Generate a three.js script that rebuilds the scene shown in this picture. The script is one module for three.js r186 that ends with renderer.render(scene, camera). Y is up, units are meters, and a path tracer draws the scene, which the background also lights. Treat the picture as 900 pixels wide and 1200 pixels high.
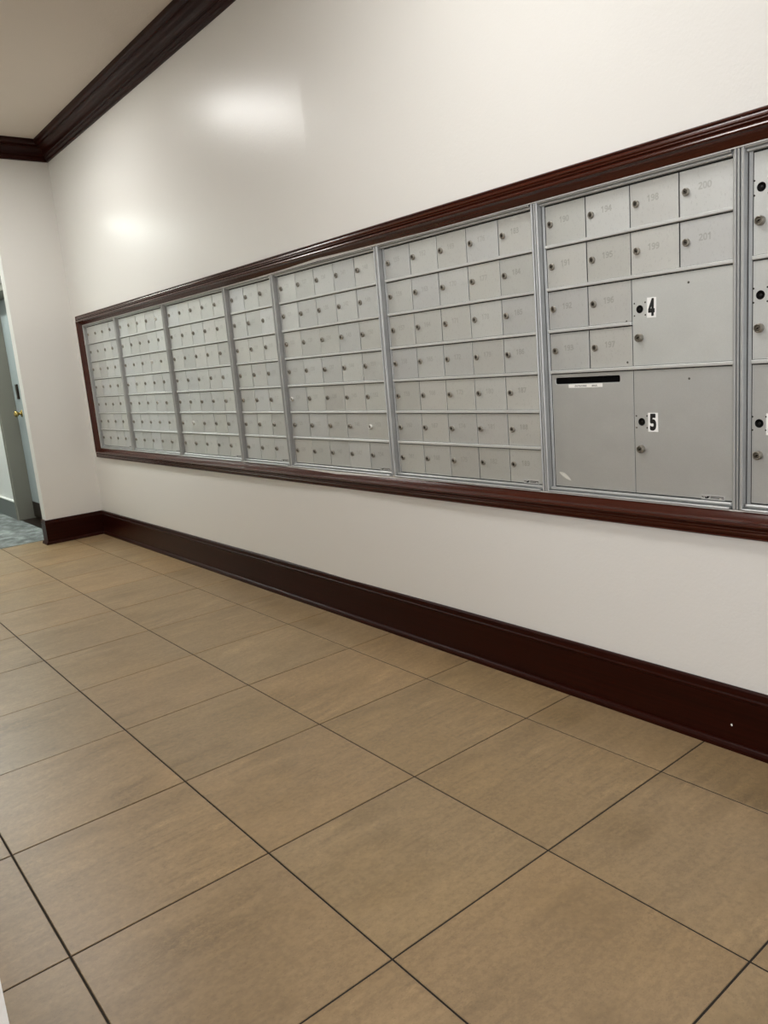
import * as THREE from 'three';
import { mergeGeometries, mergeVertices, toCreasedNormals } from 'three/addons/utils/BufferGeometryUtils.js';
import { RectAreaLightUniformsLib } from 'three/addons/lights/RectAreaLightUniformsLib.js';

// ------------------------------------------------------------------ camera, light, exposure
// x runs along the mailbox wall (far end negative), y up, z out of the mailbox wall (its face is z = 0)
const scene = new THREE.Scene();
const camera = new THREE.PerspectiveCamera(67.14, 900 / 1200, 0.02, 60);
camera.rotation.order = 'YXZ';
camera.position.set(0.632, 1.2133, 2.0722);
camera.rotation.set(-0.1934, 0.9056, -0.0852);
scene.add(camera);
const renderer = new THREE.WebGLRenderer({ antialias: true });
renderer.toneMapping = THREE.LinearToneMapping;
renderer.toneMappingExposure = 0.8;
renderer.shadowMap.enabled = true;
scene.background = new THREE.Color(0x000000);
RectAreaLightUniformsLib.init();

const CEIL = 3.03, END = -5.78, END_BACK = -5.88, END_EDGE = 0.45, LEFT = 1.991, LOBBY = -0.135;
const WARM = 0xfffefc, COOL = 0xf4fbf6;
// recessed lensed troffers, out of view, placed to light the hall and corridor: [x, z, length along x, width along z, ceiling height, radiance, colour]
const UNSEEN_LAMPS = [
  ['unseen_ceiling_light', 'unseen square-edged lensed light panel flush in the ceiling towards the far end of the mailbox hall', -4.5, 1.1, 0.6, 0.6, CEIL, 37, WARM],
  ['unseen_ceiling_light', 'unseen square-edged lensed light panel flush in the ceiling nearest the camera in the mailbox hall', -1.1, 1.1, 0.6, 0.6, CEIL, 33, WARM],
  ['unseen_ceiling_light', 'unseen long narrow lensed light strip flush in the lower ceiling of the carpeted corridor', -7.25, 1.05, 2.4, 0.3, 2.75, 35, COOL],
];

// unseen frosted lobby window behind the camera, placed to light the lower mailbox wall: [x0, x1, y0, y1, wall z, radiance, colour]
const UNSEEN_WINDOW = [0.5, 2.9, 0.7, 2.4, 3.5, 5.8, 0xf3f7ff];

// ------------------------------------------------------------------ helpers
let seed = 7;
const rnd = () => { seed = (seed * 1664525 + 1013904223) >>> 0; return seed / 4294967296; };
const used = {};
function numbered(name) {
  const n = used[name] = (used[name] ?? -1) + 1;
  return n ? `${name}_${String(n).padStart(3, '0')}` : name;
}
function obj(name, geometry, material, parent = scene) {
  const m = new THREE.Mesh(Array.isArray(geometry) ? mergeGeometries(geometry) : geometry, material);
  m.name = numbered(name); m.castShadow = m.receiveShadow = true;
  parent.add(m);
  return m;
}
function struct(name, geometry, material) { const m = obj(name, geometry, material); m.userData.kind = 'structure'; return m; }
function tag(o, label, category, group) { o.userData.label = label; o.userData.category = category; if (group) o.userData.group = group; return o; }
function thing(name, label, category, [x, y, z], group) {
  const o = new THREE.Group(); o.name = numbered(name); o.position.set(x, y, z); scene.add(o);
  return tag(o, label, category, group);
}
// uv in metres from the face's own direction
function cubeUV(g0) {
  const g = g0.index ? g0.toNonIndexed() : g0;
  const p = g.attributes.position, n = g.attributes.normal, uv = new Float32Array(p.count * 2);
  for (let i = 0; i < p.count; i += 3) {
    let ax = 0, ay = 0, az = 0;
    for (let k = 0; k < 3; k++) { ax += Math.abs(n.getX(i + k)); ay += Math.abs(n.getY(i + k)); az += Math.abs(n.getZ(i + k)); }
    for (let k = 0; k < 3; k++) {
      const x = p.getX(i + k), y = p.getY(i + k), z = p.getZ(i + k), j = (i + k) * 2;
      if (az >= ax && az >= ay) { uv[j] = x; uv[j + 1] = y; } else if (ay >= ax) { uv[j] = x; uv[j + 1] = z; } else { uv[j] = z; uv[j + 1] = y; }
    }
  }
  g.setAttribute('uv', new THREE.BufferAttribute(uv, 2));
  return g;
}
function box(x0, x1, y0, y1, z0, z1) {
  const g = new THREE.BoxGeometry(x1 - x0, y1 - y0, z1 - z0);
  g.translate((x0 + x1) / 2, (y0 + y1) / 2, (z0 + z1) / 2);
  return cubeUV(g);
}
// plate facing +z with chamfered front edges; uvRect maps the whole front into a piece of an atlas
function plate(x0, x1, y0, y1, z0, z1, b = 0.001, uvRect = null, axis = 'z') {
  const P = [], U = [];
  const w = x1 - x0, h = y1 - y0;
  const uvOf = (x, y) => uvRect ? [uvRect[0] + (x - x0) / w * uvRect[2], uvRect[1] + (y - y0) / h * uvRect[3]] : [x, y];
  const quad = (a, bb, c, d) => { for (const v of [a, bb, c, a, c, d]) { P.push(...v); U.push(...uvOf(v[0], v[1])); } };
  const F = [[x0 + b, y0 + b, z1], [x1 - b, y0 + b, z1], [x1 - b, y1 - b, z1], [x0 + b, y1 - b, z1]];
  const M = [[x0, y0, z1 - b], [x1, y0, z1 - b], [x1, y1, z1 - b], [x0, y1, z1 - b]];
  const B = [[x0, y0, z0], [x1, y0, z0], [x1, y1, z0], [x0, y1, z0]];
  quad(F[0], F[1], F[2], F[3]);
  for (let i = 0; i < 4; i++) { const j = (i + 1) % 4; quad(M[i], M[j], F[j], F[i]); quad(B[i], B[j], M[j], M[i]); }
  quad(B[0], B[3], B[2], B[1]);
  const g = new THREE.BufferGeometry();
  g.setAttribute('position', new THREE.Float32BufferAttribute(P, 3));
  g.setAttribute('uv', new THREE.Float32BufferAttribute(U, 2));
  if (axis === 'y') { g.rotateX(-Math.PI / 2); }
  g.computeVertexNormals();
  return g;
}
// strip of quads between two polylines A and B (same count): mouldings; u runs along the length in metres
function moulding(A, B, flip = false) {
  const P = [], U = []; let v = 0;
  for (let i = 0; i + 1 < A.length; i++) {
    const a = A[i], b = B[i], c = B[i + 1], d = A[i + 1];
    const dv = Math.hypot(d[0] - a[0], d[1] - a[1], d[2] - a[2]);
    const L = Math.hypot(b[0] - a[0], b[1] - a[1], b[2] - a[2]);
    const q = flip ? [[a, 0, v], [d, 0, v + dv], [c, L, v + dv], [a, 0, v], [c, L, v + dv], [b, L, v]] : [[a, 0, v], [b, L, v], [c, L, v + dv], [a, 0, v], [c, L, v + dv], [d, 0, v + dv]];
    for (const [p, uu, vv] of q) { P.push(...p); U.push(uu, vv); }
    v += dv;
  }
  const g = new THREE.BufferGeometry();
  g.setAttribute('position', new THREE.Float32BufferAttribute(P, 3));
  g.setAttribute('uv', new THREE.Float32BufferAttribute(U, 2));
  return toCreasedNormals(g, 0.6);
}
// smooth a profile: quarter arcs etc. are given as [a, b, bulge] via arc()
function arc(cx, cy, r0, r1, t0, t1, n = 6) {
  const out = [];
  for (let i = 0; i <= n; i++) { const t = t0 + (t1 - t0) * i / n; out.push([cx + r0 * Math.cos(t), cy + r1 * Math.sin(t)]); }
  return out;
}

// ------------------------------------------------------------------ textures
function hash(x, y, s) { let h = (x * 374761393 + y * 668265263 + s * 2147483647) | 0; h = Math.imul(h ^ (h >>> 13), 1274126177); h ^= h >>> 16; return (h >>> 0) / 4294967296; }
function vnoise(x, y, px, py, s) {       // value noise, periodic in px, py cells
  const xi = Math.floor(x), yi = Math.floor(y), fx = x - xi, fy = y - yi;
  const sx = fx * fx * (3 - 2 * fx), sy = fy * fy * (3 - 2 * fy);
  const x0 = ((xi % px) + px) % px, x1 = (x0 + 1) % px, y0 = ((yi % py) + py) % py, y1 = (y0 + 1) % py;
  const a = hash(x0, y0, s), b = hash(x1, y0, s), c = hash(x0, y1, s), d = hash(x1, y1, s);
  return (a + (b - a) * sx) * (1 - sy) + (c + (d - c) * sx) * sy;
}
function fbm(u, v, cx, cy, oct, s) { let t = 0, a = 0.5, n = 0; for (let i = 0; i < oct; i++) { t += a * vnoise(u * cx, v * cy, cx, cy, s + i * 17); n += a; a *= 0.5; cx *= 2; cy *= 2; } return t / n; }
function dataTex(w, h, metresU, metresV, fn, srgb = true) {
  const d = new Uint8Array(w * h * 4);
  for (let j = 0; j < h; j++) for (let i = 0; i < w; i++) {
    const c = fn(i / w, j / h), k = (j * w + i) * 4;
    d[k] = Math.max(0, Math.min(255, c[0])); d[k + 1] = Math.max(0, Math.min(255, c[1])); d[k + 2] = Math.max(0, Math.min(255, c[2])); d[k + 3] = 255;
  }
  const t = new THREE.DataTexture(d, w, h);
  t.wrapS = t.wrapT = THREE.RepeatWrapping; t.magFilter = THREE.LinearFilter; t.minFilter = THREE.LinearMipmapLinearFilter; t.generateMipmaps = true;
  if (srgb) t.colorSpace = THREE.SRGBColorSpace;
  t.repeat.set(1 / metresU, 1 / metresV); t.needsUpdate = true;
  return t;
}
// stone-look porcelain, 2 m patch: clouds, streaks mostly along v, fine grit, a few pale specks
const tileTex = dataTex(2048, 2048, 2, 2, (u, v) => {
  const wu = u + 0.02 * (fbm(u, v, 6, 6, 2, 91) - 0.5), wv = v + 0.02 * (fbm(u, v, 6, 6, 2, 57) - 0.5);
  const cloud = fbm(wu, wv, 8, 6, 5, 3) - 0.5, mask = fbm(u, v, 10, 8, 3, 87);
  const streak = fbm(wu, wv, 60, 7, 5, 11) - 0.5, brush = fbm(wu, wv, 190, 26, 3, 29) - 0.5;
  const patch = Math.max(0, fbm(wu, wv, 14, 8, 4, 31) - 0.55);
  const fine = vnoise(u * 900, v * 600, 900, 600, 5) - 0.5, mid = fbm(u, v, 240, 200, 2, 66) - 0.5;
  const grit = vnoise(u * 1024, v * 1024, 1024, 1024, 8);
  const chalk = Math.max(0, fbm(wu, wv, 60, 20, 4, 77) - 0.56) * Math.max(0, mask - 0.4) * 9;
  let L = 1 + 0.10 * cloud + (0.12 * streak + 0.14 * brush) * (0.2 + 1.4 * mask) - 0.55 * patch * (0.6 + fine + 2 * brush) + 0.06 * fine + 0.13 * mid + 0.22 * chalk * (0.5 + fine);
  if (grit > 0.972) L *= 0.84; else if (grit < 0.003) L *= 1.22;
  const warm = 0.03 * (fbm(u, v, 5, 4, 3, 63) - 0.5) * 2 + 0.1 * patch;
  return [151 * L * (1 + 0.3 * warm), 129 * L, 97 * L * (1 - warm)];
});
const tileBump = dataTex(1024, 1024, 0.7, 0.7, (u, v) => { const k = 128 + 110 * (fbm(u, v, 90, 60, 3, 19) - 0.5) + 60 * (fbm(u, v, 6, 6, 2, 23) - 0.5); return [k, k, k]; }, false);
const peelTex = dataTex(1024, 1024, 0.6, 0.6, (u, v) => { const k = 255 * (0.6 * fbm(u, v, 95, 95, 2, 2) + 0.4 * fbm(u, v, 12, 12, 2, 29)); return [k, k, k]; }, false);
const woodTex = dataTex(1024, 256, 1.6, 0.16, (u, v) => {
  const wv = v + 0.03 * (fbm(u, v, 5, 4, 2, 71) - 0.5);
  const g = fbm(u, wv, 4, 26, 4, 13) - 0.5, f = vnoise(u * 40, v * 128, 40, 128, 47) - 0.5;
  const L = 1 + 0.34 * g + 0.12 * f;
  return [128 * L, 128 * L, 128 * L];
});
const carpetTex = dataTex(1024, 1024, 1.2, 1.2, (u, v) => {
  const a = fbm(u, v, 14, 22, 4, 37) - 0.5, b = fbm(u, v, 5, 9, 3, 53) - 0.5, c = vnoise(u * 360, v * 360, 360, 360, 6) - 0.5;
  const L = 1 + 0.75 * a + 0.3 * b + 0.25 * c;
  return [126 * L, 132 * L, 130 * L];
});
const carpetBump = dataTex(512, 512, 0.3, 0.3, (u, v) => { const k = 255 * fbm(u, v, 80, 80, 2, 61); return [k, k, k]; }, false);
const metalTex = dataTex(512, 512, 0.5, 0.5, (u, v) => { const L = 236 + 9 * (fbm(u, v, 6, 9, 3, 15) - 0.5) + 5 * (vnoise(u * 256, v * 256, 256, 256, 4) - 0.5); return [L, L, L * 0.993]; });

// one cell per numbered door: satin aluminium, a slight tone of its own, outlined engraved number
const AC = 16, CW = 128, CH = 100, AW = 2048, AH = 2048;
const atlasCanvas = document.createElement('canvas'); atlasCanvas.width = AW; atlasCanvas.height = AH;
const ac = atlasCanvas.getContext('2d');
ac.fillStyle = '#e8e8e6'; ac.fillRect(0, 0, AW, AH);
function paintCell(i, text, strength) {
  const cx = (i % AC) * CW, cy = Math.floor(i / AC) * CH;
  const t = 234 + (rnd() - 0.5) * 14, w = (rnd() - 0.4) * 6;
  ac.fillStyle = `rgb(${t | 0},${(t - 0.4 * Math.max(0, w)) | 0},${(t - 1.5 - w) | 0})`; ac.fillRect(cx, cy, CW, CH);
  for (let k = 0; k < 260; k++) { ac.fillStyle = rnd() < 0.5 ? 'rgba(255,255,255,0.05)' : 'rgba(90,88,80,0.05)'; ac.fillRect(cx + rnd() * CW, cy + rnd() * CH, 1 + rnd() * 2, 1 + rnd() * 5); }
  if (rnd() < 0.18) { ac.strokeStyle = 'rgba(120,116,108,0.35)'; ac.lineWidth = 0.8; const sx = cx + 20 + rnd() * 80, sy = cy + 60 + rnd() * 30; ac.beginPath(); ac.moveTo(sx, sy); ac.lineTo(sx + 4 + rnd() * 8, sy - 3 - rnd() * 8); ac.stroke(); }
  ac.font = '19px sans-serif'; ac.textAlign = 'center'; ac.textBaseline = 'middle';
  ac.lineWidth = 0.9; ac.strokeStyle = `rgba(96,94,88,${strength})`; ac.strokeText(text, cx + 62, cy + 41);
}
let cellCount = 0;

function canvasTex(w, h, draw) {
  const c = document.createElement('canvas'); c.width = w; c.height = h; draw(c.getContext('2d'), w, h);
  const t = new THREE.CanvasTexture(c); t.colorSpace = THREE.SRGBColorSpace; t.magFilter = THREE.LinearFilter; t.anisotropy = 8;
  return t;
}
const digitTex = (d) => canvasTex(128, 224, (g, w, h) => {
  g.fillStyle = '#f8f8f6'; g.fillRect(0, 0, w, h);
  g.fillStyle = '#050505'; g.textAlign = 'center'; g.textBaseline = 'alphabetic';
  g.save(); g.translate(w / 2, h * 0.915); g.scale(0.66, 1.08); g.font = 'bold 232px sans-serif'; g.fillText(d, 0, -6); g.lineWidth = 16; g.lineJoin = 'round'; g.strokeStyle = '#050505'; g.strokeText(d, 0, -6); g.restore();
});
const outgoingTex = canvasTex(512, 52, (g, w, h) => {
  g.fillStyle = '#f4f3ee'; g.fillRect(0, 0, w, h);
  g.fillStyle = '#22201e'; g.font = 'italic bold 34px sans-serif'; g.textAlign = 'left'; g.textBaseline = 'middle'; g.fillText('OUTGOING', 92, 27); g.fillText('MAIL', 352, 27);
});
const makerTex = canvasTex(288, 64, (g, w, h) => {
  g.fillStyle = '#dad9d6'; g.fillRect(0, 0, w, h);
  g.fillStyle = '#0e0d0c';                                   // winged emblem, then two small lines of lettering
  g.beginPath(); g.moveTo(4, 20); g.lineTo(34, 27); g.lineTo(32, 40); g.lineTo(14, 34); g.closePath(); g.fill();
  g.beginPath(); g.moveTo(40, 22); g.lineTo(56, 24); g.lineTo(60, 40); g.lineTo(72, 20); g.lineTo(108, 16); g.lineTo(98, 34); g.quadraticCurveTo(84, 54, 52, 52); g.closePath(); g.fill();
  g.fillStyle = '#2a2825';
  for (let i = 0; i < 13; i++) { g.fillRect(116 + i * 12, 16, 10, 13); if (i < 9) g.fillRect(116 + i * 12, 36, 10, 11); }
  g.beginPath(); g.moveTo(240, 40); g.lineTo(278, 36); g.lineTo(270, 48); g.closePath(); g.fill();
});

// ------------------------------------------------------------------ materials
const std = (o) => new THREE.MeshPhysicalMaterial(o);
const M = {
  wall: std({ color: 0xe8e6e1, roughness: 0.3, bumpMap: peelTex, bumpScale: 0.00045 }),
  ceiling: std({ color: 0xd8cdc0, roughness: 0.9, bumpMap: peelTex, bumpScale: 0.0008 }),
  wood: std({ color: 0x582013, map: woodTex, roughness: 0.3, specularIntensity: 0.28 }),
  frameWood: std({ color: 0x863a22, map: woodTex, roughness: 0.2, specularIntensity: 0.85 }),
  grout: std({ color: 0x2a241e, roughness: 0.95 }),
  metal: std({ color: 0xcccecf, map: metalTex, metalness: 0.65, roughness: 0.42 }),
  panel: std({ color: 0xdadcdc, map: metalTex, metalness: 0.88, roughness: 0.54 }),
  lightPanel: std({ color: 0xe8ebeb, map: metalTex, metalness: 0.85, roughness: 0.54 }),
  bar: std({ color: 0xeceeee, map: metalTex, metalness: 0.6, roughness: 0.42 }),
  dark: std({ color: 0x14130f, roughness: 0.8 }),
  black: std({ color: 0x020202, roughness: 0.9, specularIntensity: 0.2 }),
  lock: std({ color: 0xffffff, vertexColors: true, metalness: 0.85, roughness: 0.32 }),
  carpet: std({ color: 0xffffff, map: carpetTex, roughness: 1, bumpMap: carpetBump, bumpScale: 0.004 }),
  corridorWall: std({ color: 0xe6e8e5, roughness: 0.5 }),
  corridorCeiling: std({ color: 0xe6e6e2, roughness: 0.9 }),
  corridorBase: std({ color: 0x6c716f, roughness: 0.5 }),
  whitePaint: std({ color: 0xf0f0ec, roughness: 0.45 }),
  casing: std({ color: 0x807f76, roughness: 0.45 }),
  door: std({ color: 0x9aa4a6, roughness: 0.45 }),
  brass: std({ color: 0xb09a5e, metalness: 1, roughness: 0.25 }),
  bronze: std({ color: 0x2a1d14, metalness: 0.6, roughness: 0.4 }),
  residue: std({ color: 0xd8d6cc, roughness: 0.5 }),
  lampFrame: std({ color: 0xf2f2ee, roughness: 0.5 }),
};
const tileTones = [0xfcfaf7, 0xf8f5f1, 0xfdf8f3, 0xf5f2ee, 0xfff9f2].map((c) => std({ color: c, map: tileTex, roughness: 0.37, bumpMap: tileBump, bumpScale: 0.0003 }));

// ------------------------------------------------------------------ the setting
// mailbox wall: one wall with the opening that the mailbox units fill
const OP = { x0: -5.575, x1: 0.27, y0: 0.7205, y1: 1.6705 };
{
  const s = new THREE.Shape([[END_BACK, -0.02], [3.1, -0.02], [3.1, CEIL + 0.02], [END_BACK, CEIL + 0.02]].map((p) => new THREE.Vector2(...p)));
  s.holes.push(new THREE.Path([[OP.x0, OP.y0], [OP.x0, OP.y1], [OP.x1, OP.y1], [OP.x1, OP.y0]].map((p) => new THREE.Vector2(...p))));
  const g = new THREE.ExtrudeGeometry(s, { depth: 0.15, bevelEnabled: false }); g.translate(0, 0, -0.16);
  // plaster skin: a ridge like a board joint at x = -2.33 stands a few millimetres proud and feathers out on both sides, shaped to cut the highlight short
  const xs = [END_BACK, OP.x0, -2.9, -2.6, -2.33, -2.1, -1.6, OP.x1, 3.1], dz = [0, 0, 0, 0.0035, 0.0085, 0.005, 0, 0, 0], ys = [-0.02, OP.y0, OP.y1, CEIL + 0.02], P = [];
  for (let a = 0; a + 1 < xs.length; a++) for (let b = 0; b < 3; b++) {
    if (b === 1 && a > 0 && a + 2 < xs.length) continue;
    const q = [[xs[a], ys[b], dz[a]], [xs[a + 1], ys[b], dz[a + 1]], [xs[a + 1], ys[b + 1], dz[a + 1]], [xs[a], ys[b + 1], dz[a]]];
    for (const k of [0, 1, 2, 0, 2, 3]) P.push(...q[k]);
  }
  for (const [ax, ay, bx, by] of [[OP.x0, OP.y0, OP.x1, OP.y0], [OP.x1, OP.y1, OP.x0, OP.y1], [OP.x0, OP.y1, OP.x0, OP.y0], [OP.x1, OP.y0, OP.x1, OP.y1]])
    for (const v of [[ax, ay, -0.012], [bx, by, -0.012], [bx, by, 0], [ax, ay, -0.012], [bx, by, 0], [ax, ay, 0]]) P.push(...v);
  const skin = new THREE.BufferGeometry(); skin.setAttribute('position', new THREE.Float32BufferAttribute(P, 3)); skin.setAttribute('uv', new THREE.Float32BufferAttribute(new Float32Array(P.length / 3 * 2), 2)); skin.computeVertexNormals();
  struct('wall_right', [cubeUV(g), cubeUV(skin), box(-5.7, 0.4, 0.6, 1.8, -0.2, -0.16)], M.wall);
}
struct('wall_back', [box(END_BACK, END, -0.02, CEIL + 0.02, 0, END_EDGE), box(END_BACK, END, 2.55, CEIL + 0.02, END_EDGE, LEFT)], M.wall);
struct('wall_left', [box(-12.2, LOBBY, -0.02, CEIL + 0.02, LEFT, LEFT + 0.2), box(LOBBY - 0.2, LOBBY, -0.02, CEIL + 0.02, LEFT + 0.2, 3.6)], M.wall);
{
  const [x0, x1, y0, y1, z] = UNSEEN_WINDOW;
  struct('wall_front', [box(3.0, 3.1, -0.02, CEIL + 0.02, 0, z + 0.1), box(LOBBY, x0, -0.02, CEIL + 0.02, z, z + 0.1), box(x1, 3.0, -0.02, CEIL + 0.02, z, z + 0.1), box(x0, x1, -0.02, y0, z, z + 0.1), box(x0, x1, y1, CEIL + 0.02, z, z + 0.1)], M.wall);  // unseen lobby walls, depth chosen for the reach of the window light
  const w = new THREE.Group(); w.name = 'unseen_window_1'; w.userData.kind = 'structure'; w.position.set((x0 + x1) / 2, y0, z); scene.add(w);  // out of view behind the camera, lights the lower mailbox wall
  const W = x1 - x0, H2 = y1 - y0;
  obj('window_frame', [box(-W / 2, W / 2, 0, 0.05, 0.02, 0.08), box(-W / 2, W / 2, H2 - 0.05, H2, 0.02, 0.08), box(-W / 2, -W / 2 + 0.05, 0.05, H2 - 0.05, 0.02, 0.08), box(W / 2 - 0.05, W / 2, 0.05, H2 - 0.05, 0.02, 0.08), box(-0.025, 0.025, 0.05, H2 - 0.05, 0.02, 0.08)], M.whitePaint, w);
  for (const s of [-1, 1]) {
    const a = 0.025, b = W / 2 - 0.05, c = s * (a + b) / 2;
    const pane = obj('pane', box(c - (b - a) / 2, c + (b - a) / 2, 0.05, H2 - 0.05, 0.045, 0.055), std({ color: 0xffffff, emissive: UNSEEN_WINDOW[6], emissiveIntensity: 0.8, roughness: 0.6 }), w);
    const l = new THREE.RectAreaLight(UNSEEN_WINDOW[6], UNSEEN_WINDOW[5], b - a, H2 - 0.1);
    l.position.set(c, H2 / 2, 0.04); w.add(l);                         // a RectAreaLight shines along its -z: into the room
  }
}
const troffer = UNSEEN_LAMPS.filter((l) => l[6] === CEIL);
{ // room ceiling with a hole for each recessed light
  const s = new THREE.Shape([[END_BACK, -0.16], [3.1, -0.16], [3.1, 3.6], [END_BACK, 3.6]].map((p) => new THREE.Vector2(...p)));
  for (const [, , x, z, L, W] of troffer) s.holes.push(new THREE.Path([[x - L / 2, z - W / 2], [x - L / 2, z + W / 2], [x + L / 2, z + W / 2], [x + L / 2, z - W / 2]].map((p) => new THREE.Vector2(...p))));
  const g = new THREE.ExtrudeGeometry(s, { depth: 0.12, bevelEnabled: false }); g.rotateX(Math.PI / 2); g.translate(0, CEIL + 0.12, 0);
  struct('ceiling', [cubeUV(g), box(END_BACK, 3.1, CEIL + 0.12, CEIL + 0.16, -0.16, 3.6)], M.ceiling);
}

// floor: dark joint bed with every tile laid on it (0.5 m grid; the row along the wall is cut)
const floor = struct('floor', box(-6.0, 3.0, -0.12, -0.002, 0, 3.5), M.grout);
{
  const zs = [0, 0.2623, 0.7623, 1.2623, 1.7623, 2.2623, 2.7623, 3.2623, 3.5], gap = 0.0023;
  const cache = {};
  for (let i = -12; i < 6; i++) for (let j = 0; j + 1 < zs.length; j++) {
    if (zs[j] >= 1.76 && i < -1 && zs[j] > LEFT) continue;
    const D = zs[j + 1] - zs[j], variant = Math.floor(rnd() * 9), key = `${D.toFixed(3)}_${variant}`;
    if (!cache[key]) {
      const g = plate(-0.25 + gap, 0.25 - gap, -D / 2 + gap, D / 2 - gap, -0.009, 0, 0.0012, null, 'y');
      const uv = g.attributes.uv, ou = variant * 0.37 + 0.11, ov = variant * 0.59, turn = variant % 3 === 2 ? 1 : 0, flip = variant % 2 ? -1 : 1;
      for (let k = 0; k < uv.count; k++) { const a = uv.getX(k), b = uv.getY(k); uv.setXY(k, ou + flip * (turn ? a * 0.9 + 0.15 * b : a), ov + (turn ? b : b)); }
      cache[key] = g;
    }
    const t = obj('tile', cache[key], tileTones[Math.floor(rnd() * tileTones.length)], floor);
    t.position.set(i * 0.5 + 0.25, (rnd() - 0.5) * 0.0005, (zs[j] + zs[j + 1]) / 2);
  }
}

// baseboards (profile: distance from the wall, height)
const baseProfile = [[0, 0.194], [0.006, 0.194], ...arc(0.006, 0.186, 0.008, 0.008, Math.PI / 2, 0, 4), [0.014, 0.172], [0.0175, 0.168], [0.0175, 0.163], [0.0145, 0.159], [0.0145, 0.024], ...arc(0.0145, 0.004, 0.015, 0.019, Math.PI / 2, 0, 6), [0.0295, 0]];
{
  const A = baseProfile.map(([d, y]) => [END + d, y, d]), B = baseProfile.map(([d, y]) => [3.0, y, d]);
  struct('baseboard_right', moulding(A, B, true), M.wood);
  const C = baseProfile.map(([d, y]) => [END + d, y, END_EDGE + d]), E2 = baseProfile.map(([d, y]) => [END_BACK, y, END_EDGE + d]);
  struct('baseboard_back', [moulding(C, A, true), moulding(E2, C, true)], M.wood);
  const F = baseProfile.map(([d, y]) => [-5.9, y, LEFT - d]), G = baseProfile.map(([d, y]) => [LOBBY - 0.05, y, LEFT - d]);
  struct('baseboard_left', moulding(F, G), M.wood);
}
{ // two small pale chips in the finish
  const t = new THREE.Shape([[-0.003, 0], [-0.001, 0.004], [0.002, 0.003], [0.0035, -0.001], [0.001, -0.004]].map((p) => new THREE.Vector2(...p)));
  const g = new THREE.ExtrudeGeometry(t, { depth: 0.0004, bevelEnabled: false });
  const c = obj('chip', cubeUV(g), M.whitePaint, scene.getObjectByName('baseboard_right')); c.position.set(-0.421, 0.075, 0.0144);
}
// crown mouldings (distance from the wall, height)
const crownProfile = [[0, 2.9], [0.011, 2.9], ...arc(0.011, 2.906, 0.006, 0.006, -Math.PI / 2, 0, 3), [0.017, 2.914], [0.026, 2.918], ...arc(0.026, 2.926, 0.006, 0.006, -Math.PI / 2, Math.PI / 2, 5), [0.034, 2.936], [0.038, 2.939],
  ...Array.from({ length: 8 }, (_, i) => { const t = (i + 1) / 8 * Math.PI / 2; return [0.038 + 0.048 * (1 - Math.cos(t)), 2.939 + 0.046 * Math.sin(t)]; }), [0.092, 2.985], [0.092, 2.993], [0.098, 2.996], ...arc(0.098, 3.014, 0.016, 0.018, -Math.PI / 2, 0, 4), [0.115, 3.017], [0.115, CEIL]];
{
  const A = crownProfile.map(([d, y]) => [END + d, y, d]), B = crownProfile.map(([d, y]) => [3.0, y, d]);
  struct('trim_1', moulding(A, B), M.wood);
  struct('trim_2', moulding(crownProfile.map(([d, y]) => [END + d, y, LEFT - d]), A), M.wood);
  struct('trim_3', moulding(crownProfile.map(([d, y]) => [END + d, y, LEFT - d]), crownProfile.map(([d, y]) => [LOBBY - 0.01, y, LEFT - d]), true), M.wood);
}

// corridor beyond the end wall: carpet, wall with a door in it, far walls, lower ceiling
const CZ = 0.3, DX0 = -7.255, DX1 = -6.27, DH = 2.06;
tag(struct('carpet', box(-12.2, -6.0, -0.12, 0.004, CZ, LEFT), M.carpet), 'mottled blue grey carpet of the corridor beyond the tiles', 'carpet').userData.kind = 'stuff';
struct('wall_corridor', [box(-12.2, DX0 - 0.03, 0.0045, 2.77, 0.14, CZ), box(DX1 + 0.03, END_BACK, 0.0045, 2.77, 0.14, CZ), box(DX0 - 0.03, DX1 + 0.03, DH + 0.05, 2.77, 0.14, CZ), box(-12.3, -12.2, 0.0045, 2.77, 0.1, LEFT + 0.2), box(DX0 - 0.2, DX1 + 0.2, 0, 2.77, 0.04, 0.138)], M.corridorWall);
{
  const l = UNSEEN_LAMPS[2], s = new THREE.Shape([[-12.3, 0], [END_BACK, 0], [END_BACK, LEFT], [-12.3, LEFT]].map((p) => new THREE.Vector2(...p)));
  s.holes.push(new THREE.Path([[l[2] - l[4] / 2, l[3] - l[5] / 2], [l[2] - l[4] / 2, l[3] + l[5] / 2], [l[2] + l[4] / 2, l[3] + l[5] / 2], [l[2] + l[4] / 2, l[3] - l[5] / 2]].map((p) => new THREE.Vector2(...p))));
  const g = new THREE.ExtrudeGeometry(s, { depth: 0.12, bevelEnabled: false }); g.rotateX(Math.PI / 2); g.translate(0, 2.75 + 0.12, 0);
  struct('ceiling_corridor', [cubeUV(g), box(-12.3, END_BACK, 2.87, 2.91, 0, LEFT)], M.corridorCeiling);
}
struct('baseboard_corridor', box(-12.2, DX0 - 0.06, 0.004, 0.172, CZ, CZ + 0.014), M.corridorBase);
struct('trim_4', plate(-12.2, DX0 - 0.06, 0.172, 0.19, CZ, CZ + 0.02, 0.006), M.whitePaint);
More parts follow.
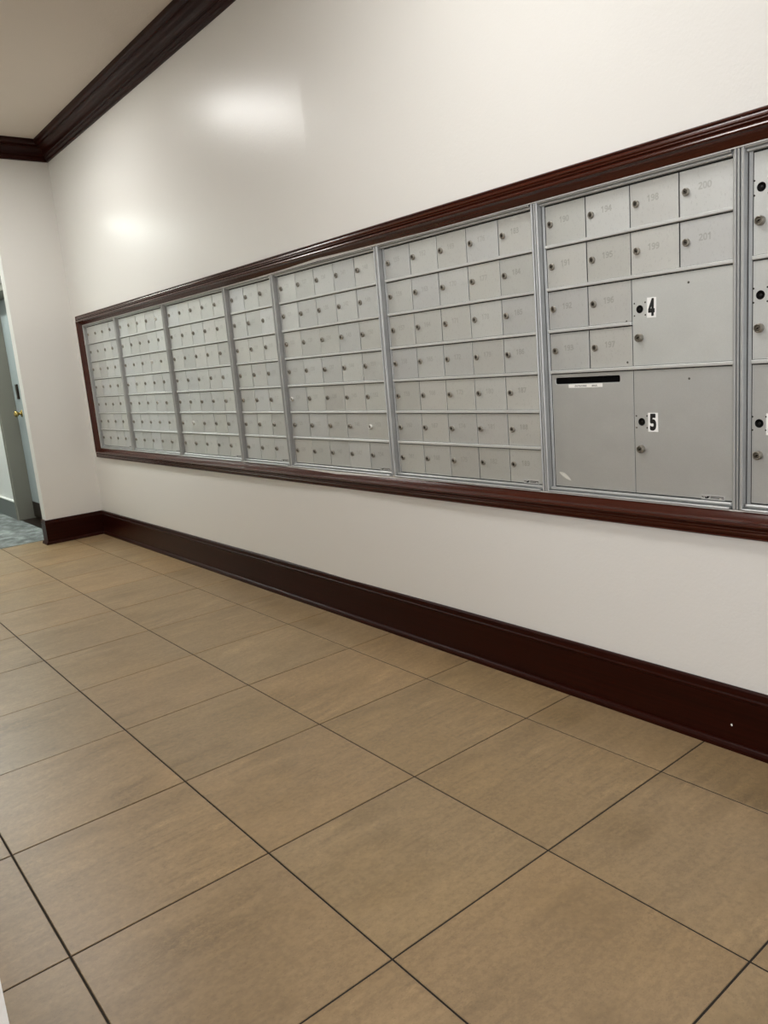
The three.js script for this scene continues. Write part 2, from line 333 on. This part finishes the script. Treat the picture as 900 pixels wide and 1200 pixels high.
{
  const d = new THREE.Group(); d.name = 'door_1'; d.userData.kind = 'structure'; d.position.set(DX0, 0, CZ); scene.add(d);
  const w = DX1 - DX0, z0 = -0.16, zf = -0.13;      // leaf recessed in its frame
  const side = (x0, x1) => [plate(x0, x1, 0.004, DH + 0.1, -0.159, 0.016, 0.004), plate(x0 + 0.018, x1 - 0.022, 0.004, DH + 0.1, 0, 0.024, 0.004)];
  obj('door_frame', [...side(-0.06, 0.0), ...side(w, w + 0.06), plate(0, w, DH - 0.02, DH + 0.1, -0.159, 0.016, 0.004), plate(0, w, DH + 0.03, DH + 0.07, 0, 0.024, 0.004)], M.casing, d);
  const leaf = obj('door_leaf', plate(0.004, w - 0.006, 0.02, DH - 0.024, z0 + 0.002, zf, 0.002), M.door, d);
  for (const [y0, y1] of [[0.36, 0.925], [1.15, 1.64], [1.77, 1.95]]) for (const x of [0.29, 0.61]) {
    obj('raised_panel', [plate(x, x + 0.2, y0, y1, zf - 0.001, zf + 0.006, 0.006), plate(x + 0.025, x + 0.175, y0 + 0.025, y1 - 0.025, zf, zf + 0.011, 0.008)], M.door, leaf);
  }
  obj('threshold', box(0, w, -0.02, 0.006, -0.159, 0), M.bronze, d);
  obj('kick_plate', plate(0.004, w - 0.006, 0.022, 0.17, zf, zf + 0.003, 0.001), M.bronze, d);
  obj('deadbolt_plate', plate(0.14, 0.2, 1.145, 1.28, zf, zf + 0.012, 0.003), M.bronze, d);
  const kn = new THREE.LatheGeometry([[0.001, 0.068], [0.018, 0.066], [0.028, 0.055], [0.03, 0.044], [0.024, 0.034], [0.012, 0.026], [0.011, 0.01], [0.03, 0.006], [0.033, 0]].map((p) => new THREE.Vector2(...p)).reverse(), 20);
  kn.rotateX(Math.PI / 2);
  const k = obj('door_knob', kn, M.brass, d); k.position.set(0.165, 1.012, zf);
}

// ------------------------------------------------------------------ the moulded wooden frame round the mailboxes
const frame = thing('mailbox_surround', 'long dark mahogany picture-frame moulding running round the whole bank of mailboxes', 'frame', [(OP.x0 + OP.x1) / 2, OP.y0, 0]);
{
  // profile: distance outward from the opening's edge, depth off the wall
  const pr = [[0, -0.02], [0, -0.003], [0.003, 0.0], [0.012, 0.008], [0.021, 0.018], [0.025, 0.0235], [0.027, 0.0285], [0.027, 0.031], ...arc(0.0325, 0.031, 0.0055, 0.006, Math.PI, 0, 6), [0.039, 0.027], [0.043, 0.0245], ...arc(0.0475, 0.0255, 0.0035, 0.004, Math.PI, 0, 4), [0.052, 0.023],
    ...arc(0.056, 0.0235, 0.0035, 0.004, Math.PI, 0, 4), [0.06, 0.0195], [0.066, 0.0165], ...arc(0.0715, 0.0165, 0.004, 0.005, Math.PI, 0.2, 5), [0.077, 0.013], [0.077, 0]];
  const cx = frame.position.x, cy = frame.position.y;
  const x0 = OP.x0 - cx, x1 = OP.x1 - cx, y0 = OP.y0 - cy, y1 = OP.y1 - cy;
  obj('top_rail', moulding(pr.map(([n, z]) => [x0 - n, y1 + n, z]), pr.map(([n, z]) => [x1 + n, y1 + n, z])), M.frameWood, frame);
  obj('bottom_rail', moulding(pr.map(([n, z]) => [x0 - n, y0 - n, z]), pr.map(([n, z]) => [x1 + n, y0 - n, z]), true), M.frameWood, frame);
  obj('side_rail', moulding(pr.map(([n, z]) => [x0 - n, y0 - n, z]), pr.map(([n, z]) => [x0 - n, y1 + n, z])), M.frameWood, frame);
  obj('side_rail', moulding(pr.map(([n, z]) => [x1 + n, y0 - n, z]), pr.map(([n, z]) => [x1 + n, y1 + n, z]), true), M.frameWood, frame);
}

// ------------------------------------------------------------------ mailbox units
const YB = 0.7215, H = 0.9485;
const ROW = [1.6545, 1.522, 1.388, 1.254, 1.121, 0.99, 0.863, 0.7405].map((y) => y - YB);     // row boundaries from the top
const ZD = -0.019;                                                                               // face of the doors

function tint(g, c) { const a = new Float32Array(g.attributes.position.count * 3); for (let i = 0; i < a.length; i += 3) { a[i] = c[0]; a[i + 1] = c[1]; a[i + 2] = c[2]; } g.setAttribute('color', new THREE.BufferAttribute(a, 3)); return g.index ? g.toNonIndexed() : g; }
function lathe(pts, seg) { const g = new THREE.LatheGeometry(pts.map((p) => new THREE.Vector2(...p)), seg); g.rotateX(Math.PI / 2); return g; }
function lockGeometry(r, depth, ring, plug, turn) {
  const bezel = lathe([[r, 0], [r, depth * 0.55], [r * 0.93, depth * 0.85], [r * 0.8, depth], [r * 0.64, depth * 0.96], [r * 0.6, depth * 0.62]], 18);
  const core = lathe([[r * 0.6, depth * 0.62], [r * 0.58, depth * 0.78], [r * 0.5, depth * 0.84], [0.0001, depth * 0.84]], 14);
  const slot = box(-r * 0.42, r * 0.42, -r * 0.1, r * 0.1, depth * 0.5, depth * 0.86); slot.rotateZ(turn);
  const pin = box(-r * 0.14, r * 0.14, -r * 0.2, r * 0.2, depth * 0.5, depth * 0.865); pin.rotateZ(turn);
  return mergeGeometries([tint(bezel, ring), tint(core, plug), tint(slot, [0.012, 0.011, 0.01]), tint(pin, [0.012, 0.011, 0.01])]);  // keyhole tinted near-black for the shade inside it
}
const oldRing = [0.32, 0.3, 0.262], oldPlug = [0.13, 0.118, 0.098];
const LOCKS = [
  lockGeometry(0.0108, 0.006, oldRing, oldPlug, Math.PI / 2), lockGeometry(0.0108, 0.006, oldRing, oldPlug, 0.25), lockGeometry(0.0108, 0.008, [0.34, 0.32, 0.28], oldPlug, -0.5),
];
const NEWLOCK = lockGeometry(0.0115, 0.0085, [0.8, 0.79, 0.76], [0.5, 0.49, 0.46], 0.9);
const BIGLOCK = lockGeometry(0.0125, 0.014, [0.27, 0.25, 0.21], [0.18, 0.165, 0.135], 0.4);
const holeLock = (() => {          // the carrier's round black lock hole with its four rivets
  const parts = [tint(lathe([[0.0118, 0.0003], [0.0112, 0.0012], [0.009, -0.0005], [0.0085, -0.0026], [0.0001, -0.0026]], 18), [0.006, 0.006, 0.006]), tint(lathe([[0.004, -0.0026], [0.004, -0.0012], [0.0001, -0.0012]], 10), [0.03, 0.03, 0.03])];
  for (const sx of [-1, 1]) for (const sy of [-1, 1]) { const g = lathe([[0.0026, 0], [0.0018, 0.0009], [0.0001, 0.0011]], 8); g.translate(sx * 0.0182, sy * 0.018, 0); parts.push(tint(g, [0.05, 0.047, 0.04])); }
  return mergeGeometries(parts);
})();
const rivet = (() => { const g = lathe([[0.0035, 0], [0.0028, 0.0012], [0.0001, 0.0016]], 10); return tint(g, [0.12, 0.115, 0.1]); })();

const atlas = new THREE.CanvasTexture(atlasCanvas); atlas.colorSpace = THREE.SRGBColorSpace; atlas.magFilter = THREE.LinearFilter; atlas.anisotropy = 8;
M.maker = std({ color: 0xf0f2f4, map: makerTex, metalness: 0.5, roughness: 0.4 });
M.numbered = std({ color: 0xe8eaea, map: atlas, metalness: 0.88, roughness: 0.54 });

function unitShell(x, w, label) {
  const u = thing('mailbox_unit', label, 'mailboxes', [x, YB, 0]);
  obj('cabinet_body', [box(0, w, 0, H, -0.14, ZD - 0.0032)], M.dark, u);  // near-black, so the shade in the door gaps comes from its colour
  obj('panel_frame', [
    plate(0.0042, 0.0125, 0.0, H, -0.03, 0.003, 0.0022), plate(0.0142, 0.0245, 0, H, -0.03, -0.0205, 0.001),                                             // left stile
    plate(w - 0.0235, w - 0.0172, 0.0, H, -0.03, -0.011, 0.0012), plate(w - 0.0158, w - 0.0088, 0, H, -0.03, 0.002, 0.002), plate(w - 0.0076, w - 0.001, 0, H, -0.03, -0.002, 0.0012),
    plate(0.0135, w - 0.0235, H - 0.0055, H, -0.03, 0.002, 0.002), plate(0.0135, w - 0.0235, H - 0.0135, H - 0.0058, -0.03, -0.009, 0.0015),                 // head
    plate(0.0135, w - 0.0235, 0.0, 0.0055, -0.03, 0.007, 0.002), plate(0.0135, w - 0.0235, 0.0066, 0.0165, -0.03, -0.008, 0.003),                           // sill
  ], M.metal, u);
  return u;
}
function bar(u, x0, x1, i) { obj('divider_bar', plate(x0, x1, ROW[i] + 0.0008, ROW[i] + 0.0112, ZD - 0.006, ZD + 0.008, 0.002), M.bar, u); }
function slimBar(u, x0, x1, i) { bar(u, x0, x1, i); }
function smallDoor(u, x0, x1, i, number, opts = {}) {
  const y0 = ROW[i + 1] + (i === 6 ? 0.0005 : 0.0122), y1 = ROW[i] - 0.0024, c = cellCount++;
  paintCell(c, String(number), number < 120 ? 0.2 : number < 183 ? 0.24 : 0.36);
  const rect = [(c % AC) * CW / AW + 1 / AW, 1 - (Math.floor(c / AC) + 1) * CH / AH + 1 / AH, (CW - 2) / AW, (CH - 2) / AH];
  const tilt = (rnd() - 0.5) * 0.0012;
  const d = obj('door', plate(x0 + (opts.tightLeft ? 0.0002 : 0.0019), x1 - (opts.tightRight ? 0.0002 : 0.0019), y0, y1, ZD - 0.005, ZD + tilt, 0.0008, rect), M.numbered, u);
  const l = obj('lock', opts.newLock ? NEWLOCK : LOCKS[Math.floor(rnd() * 3)], M.lock, d);
  if (opts.newLock) l.userData.label = 'bright new lock';
  l.position.set(x0 + 0.0215 + (rnd() - 0.5) * 0.002, ROW[i] - 0.058 + (rnd() - 0.5) * 0.002, ZD + tilt);
  return d;
}
function makerPlate(u, x1) {
  const m = obj('maker_label', plate(x1 - 0.074, x1 - 0.002, 0.0185, 0.0325, ZD + 0.0005, ZD + 0.0012, 0.0002, [0, 0, 1, 1]), M.maker, u);
  return m;
}
// plain units: [left edge, right edge, columns, first number, label, {row_col: options}]
const UNITS = [
  [-5.57, -4.897, 4, 1, 'silver mailbox panel four doors wide at the far left end, beside the end wall', {}],
  [-4.897, -4.067, 5, 29, 'silver mailbox panel five doors wide, second from the far left end of the bank', { '0_4': { newLock: 1 }, '2_3': { newLock: 1 } }],
  [-4.067, -3.2475, 5, 64, 'silver mailbox panel five doors wide, just left of the narrow three-door panel', { '5_1': { newLock: 1 }, '5_0': { tightRight: 1 } }],
  [-3.2475, -2.746, 3, 99, 'narrowest silver mailbox panel, only three doors wide', { '1_1': { tightRight: 1 }, '1_2': { tightLeft: 1 } }],
  [-2.746, -1.918, 5, 120, 'silver mailbox panel five doors wide, just right of the narrow three-door panel', { '2_1': { tightRight: 1 }, '2_2': { tightLeft: 1 }, '5_3': { tightRight: 1 }, '5_4': { newLock: 1, tightLeft: 1 }, '4_0': { newLock: 1 } }],
  [-1.918, -1.09, 5, 155, 'silver mailbox panel with doors 183 to 189, just left of the outgoing mail slot panel', { '0_4': { newLock: 0 } }],
];
for (const [x0, x1, n, first, label, special] of UNITS) {
  const w = x1 - x0, u = unitShell(x0, w, label), a = 0.0275, p = (w - a - 0.0235) / n;
  for (let i = 1; i < 7; i++) bar(u, a, w - 0.021, i);
  for (let c = 0; c < n; c++) for (let r = 0; r < 7; r++) smallDoor(u, a + c * p, a + (c + 1) * p, r, first + c * 7 + r, special[`${r}_${c}`]);
  makerPlate(u, w - 0.041);
}
// large doors: an extruded sheet with its holes
function bigDoor(u, name, x0, x1, y0, y1, holes, m = M.panel) {
  const s = new THREE.Shape([[x0, y0], [x1, y0], [x1, y1], [x0, y1]].map((q) => new THREE.Vector2(...q)));
  for (const h of holes) s.holes.push(h);
  const g = new THREE.ExtrudeGeometry(s, { depth: 0.0035, bevelEnabled: true, bevelThickness: 0.001, bevelSize: 0.001, bevelOffset: -0.001, bevelSegments: 1, curveSegments: 10 });
  g.translate(0, 0, ZD - 0.0045);
  return obj(name, cubeUV(g), m, u);
}
const roundHole = (x, y, r) => { const p = new THREE.Path(); p.absarc(x, y, r, 0, Math.PI * 2, true); return p; };
const digitMat = {};
function sticker(parent, d, x0, x1, y0, y1, turn = 0) {
  digitMat[d] ??= std({ map: digitTex(d), roughness: 0.4 });
  const w = x1 - x0, h = y1 - y0, m = obj('number_sticker', plate(-w / 2, w / 2, -h / 2, h / 2, 0, 0.0006, 0.0002, [0, 0, 1, 1]), digitMat[d], parent);
  m.position.set((x0 + x1) / 2, (y0 + y1) / 2, ZD + 0.0001); m.rotation.z = turn;
  m.userData.label = `white sticker with a black ${d}`;
}
function parcelDoor(u, X, x0, x1, y0, y1, hx, hy, lx, ly, m = M.panel) {
  const d = bigDoor(u, 'parcel_door', x0, x1, y0, y1, [roundHole(hx - X, hy - YB, 0.0105)], m);
  const h = obj('carrier_lock', holeLock, M.lock, d); h.position.set(hx - X, hy - YB, ZD); h.userData.label = 'round black lock hole with four rivets';
  const l = obj('lock', BIGLOCK, M.lock, d); l.position.set(lx - X, ly - YB, ZD);
  return d;
}
{ // unit with doors 190-201, the outgoing slot and parcel lockers 4 and 5
  const X = -1.09, w = 0.678, u = unitShell(X, w, 'silver mailbox panel with black outgoing mail slot and parcel lockers numbered 4 and 5'), a = 0.0275, p = (w - a - 0.0235) / 4;
  bar(u, a, w - 0.021, 1); bar(u, a, w - 0.021, 2); bar(u, a, a + 2 * p, 3); bar(u, a, w - 0.021, 4);
  let n = 190;
  for (let c = 0; c < 2; c++) for (let r = 0; r < 4; r++) smallDoor(u, a + c * p, a + (c + 1) * p, r, n++);
  for (let c = 2; c < 4; c++) for (let r = 0; r < 2; r++) smallDoor(u, a + c * p, a + (c + 1) * p, r, n++);
  const xm = a + 2 * p, xr = w - 0.0245;
  const d4 = parcelDoor(u, X, xm + 0.0012, xr, ROW[4] + 0.0122, ROW[2] - 0.0022, -0.722, 1.2985, -0.7235, 1.2155, M.lightPanel);
  const d5 = parcelDoor(u, X, xm + 0.0012, xr, ROW[7] + 0.0005, ROW[4] - 0.0022, -0.7225, 0.9635, -0.724, 0.88);
  sticker(d4, '4', -0.6975 - X, -0.6675 - X, 1.271 - YB, 1.3285 - YB, -0.03); sticker(d5, '5', -0.7005 - X, -0.667 - X, 0.9335 - YB, 0.991 - YB);
  for (const [d, y] of [[d4, 1.356], [d5, 1.089]]) { const r = obj('rivet', rivet, M.lock, d); r.position.set(-0.566 - X, y - YB, ZD); }
  for (const [yy, r] of [[1.267, 2], [1.145, 3]]) { const v = obj('rivet', rivet, M.lock, u.children.filter((q) => q.name.startsWith('door') )[4 + r]); v.position.set(-0.768 - X, yy - YB, ZD); }
  // outgoing door with its slot
  const s = new THREE.Path(), sx0 = -1.0445 - X, sx1 = -0.796 - X, sy0 = 1.0865 - YB, sy1 = 1.1075 - YB, rr = 0.005;
  s.moveTo(sx0 + rr, sy0); s.absarc(sx0 + rr, sy0 + rr, rr, -Math.PI / 2, -Math.PI, true); s.absarc(sx0 + rr, sy1 - rr, rr, Math.PI, Math.PI / 2, true); s.absarc(sx1 - rr, sy1 - rr, rr, Math.PI / 2, 0, true); s.absarc(sx1 - rr, sy0 + rr, rr, 0, -Math.PI / 2, true); s.closePath();
  const o = bigDoor(u, 'outgoing_door', a + 0.0012, xm - 0.0012, ROW[7] + 0.0005, ROW[4] - 0.0022, [s]);
  obj('slot_backing', plate(sx0 - 0.006, sx1 + 0.006, sy0 - 0.006, sy1 + 0.006, ZD - 0.0035, ZD - 0.003, 0.0001), M.black, o).userData.label = 'black backing for the dark inside of the outgoing mail slot';  // black sheet; the shade inside the slot is put into its colour
  obj('slot_label', plate(-0.992 - X, -0.8605 - X, 1.073 - YB, 1.0845 - YB, ZD, ZD + 0.0008, 0.0002, [0, 0, 1, 1]), std({ map: outgoingTex, roughness: 0.5 }), o).userData.label = 'white label reading OUTGOING MAIL';
  const t = new THREE.Shape(); t.moveTo(-0.026, 0.012); t.quadraticCurveTo(-0.008, 0.016, 0.006, 0.004); t.quadraticCurveTo(0.02, -0.006, 0.023, -0.014); t.quadraticCurveTo(0.01, -0.013, -0.006, -0.003); t.quadraticCurveTo(-0.02, 0.005, -0.026, 0.012);
  const tm = obj('tape_scrap', cubeUV(new THREE.ExtrudeGeometry(t, { depth: 0.0005, bevelEnabled: false, curveSegments: 6 })), M.residue, o); tm.position.set(-1.02 - X, 0.777 - YB, ZD);
  makerPlate(u, w - 0.045);
}
{ // last unit at the photograph's right edge: three parcel lockers in a column
  const X = -0.412, w = 0.678, u = unitShell(X, w, 'silver mailbox panel of tall parcel lockers cut off by the right edge of the photo'), a = 0.0275, p = (w - a - 0.0235) / 2;
  bar(u, a, w - 0.021, 2); bar(u, a, w - 0.021, 4);
  const rows = [[ROW[2] + 0.0122, ROW[0] - 0.0022, 1.566, 1.484], [ROW[4] + 0.0122, ROW[2] - 0.0022, 1.2985, 1.214], [ROW[7] + 0.0005, ROW[4] - 0.0022, 0.962, 0.8755]];
  rows.forEach(([y0, y1, hy, ly], i) => {
    const d = parcelDoor(u, X, a, a + p - 0.0012, y0, y1, -0.3645, hy, -0.3655, ly, i < 2 ? M.lightPanel : M.panel);
    if (i === 2) sticker(d, '3', -0.346 - X, -0.3125 - X, 0.931 - YB, 0.989 - YB);
    bigDoor(u, 'parcel_door', a + p + 0.0012, w - 0.0245, y0, y1, []);
  });
}
atlas.needsUpdate = true;

// ------------------------------------------------------------------ unseen ceiling lights: glowing lens plus an area light of its size just below
for (const [name, label, x, z, L, W, y, power, col] of UNSEEN_LAMPS) {
  const t = thing(name, label, 'ceiling light', [x, y, z]);
  const e = 0.022;
  obj('light_frame', [box(-L / 2 - 0.012, L / 2 + 0.012, -0.006, 0, W / 2 - e, W / 2 + 0.012), box(-L / 2 - 0.012, L / 2 + 0.012, -0.006, 0, -W / 2 - 0.012, -W / 2 + e), box(-L / 2 - 0.012, -L / 2 + e, -0.006, 0, -W / 2 + e, W / 2 - e), box(L / 2 - e, L / 2 + 0.012, -0.006, 0, -W / 2 + e, W / 2 - e)], M.lampFrame, t);
  obj('reflector', [box(-L / 2 + 0.0005, -L / 2 + e, 0, 0.09, -W / 2 + 0.0005, W / 2 - 0.0005), box(L / 2 - e, L / 2 - 0.0005, 0, 0.09, -W / 2 + 0.0005, W / 2 - 0.0005), box(-L / 2 + e, L / 2 - e, 0, 0.09, -W / 2 + 0.0005, -W / 2 + e), box(-L / 2 + e, L / 2 - e, 0, 0.09, W / 2 - e, W / 2 - 0.0005)], M.lampFrame, t);  // sides of the unseen recess, keep lamp light off the upper wall
  obj('housing', box(-L / 2 + 0.001, L / 2 - 0.001, 0.09, 0.115, -W / 2 + 0.001, W / 2 - 0.001), M.lampFrame, t);
  const lens = obj('lens', box(-L / 2 + e, L / 2 - e, 0.068, 0.085, -W / 2 + e, W / 2 - e), std({ color: 0xffffff, emissive: col, emissiveIntensity: 1, roughness: 0.6 }), t);
  lens.castShadow = false;
  const a = new THREE.RectAreaLight(col, power, L - 2 * e, W - 2 * e);
  a.position.set(0, 0.064, 0); a.rotation.x = -Math.PI / 2; t.add(a);
}

renderer.render(scene, camera);
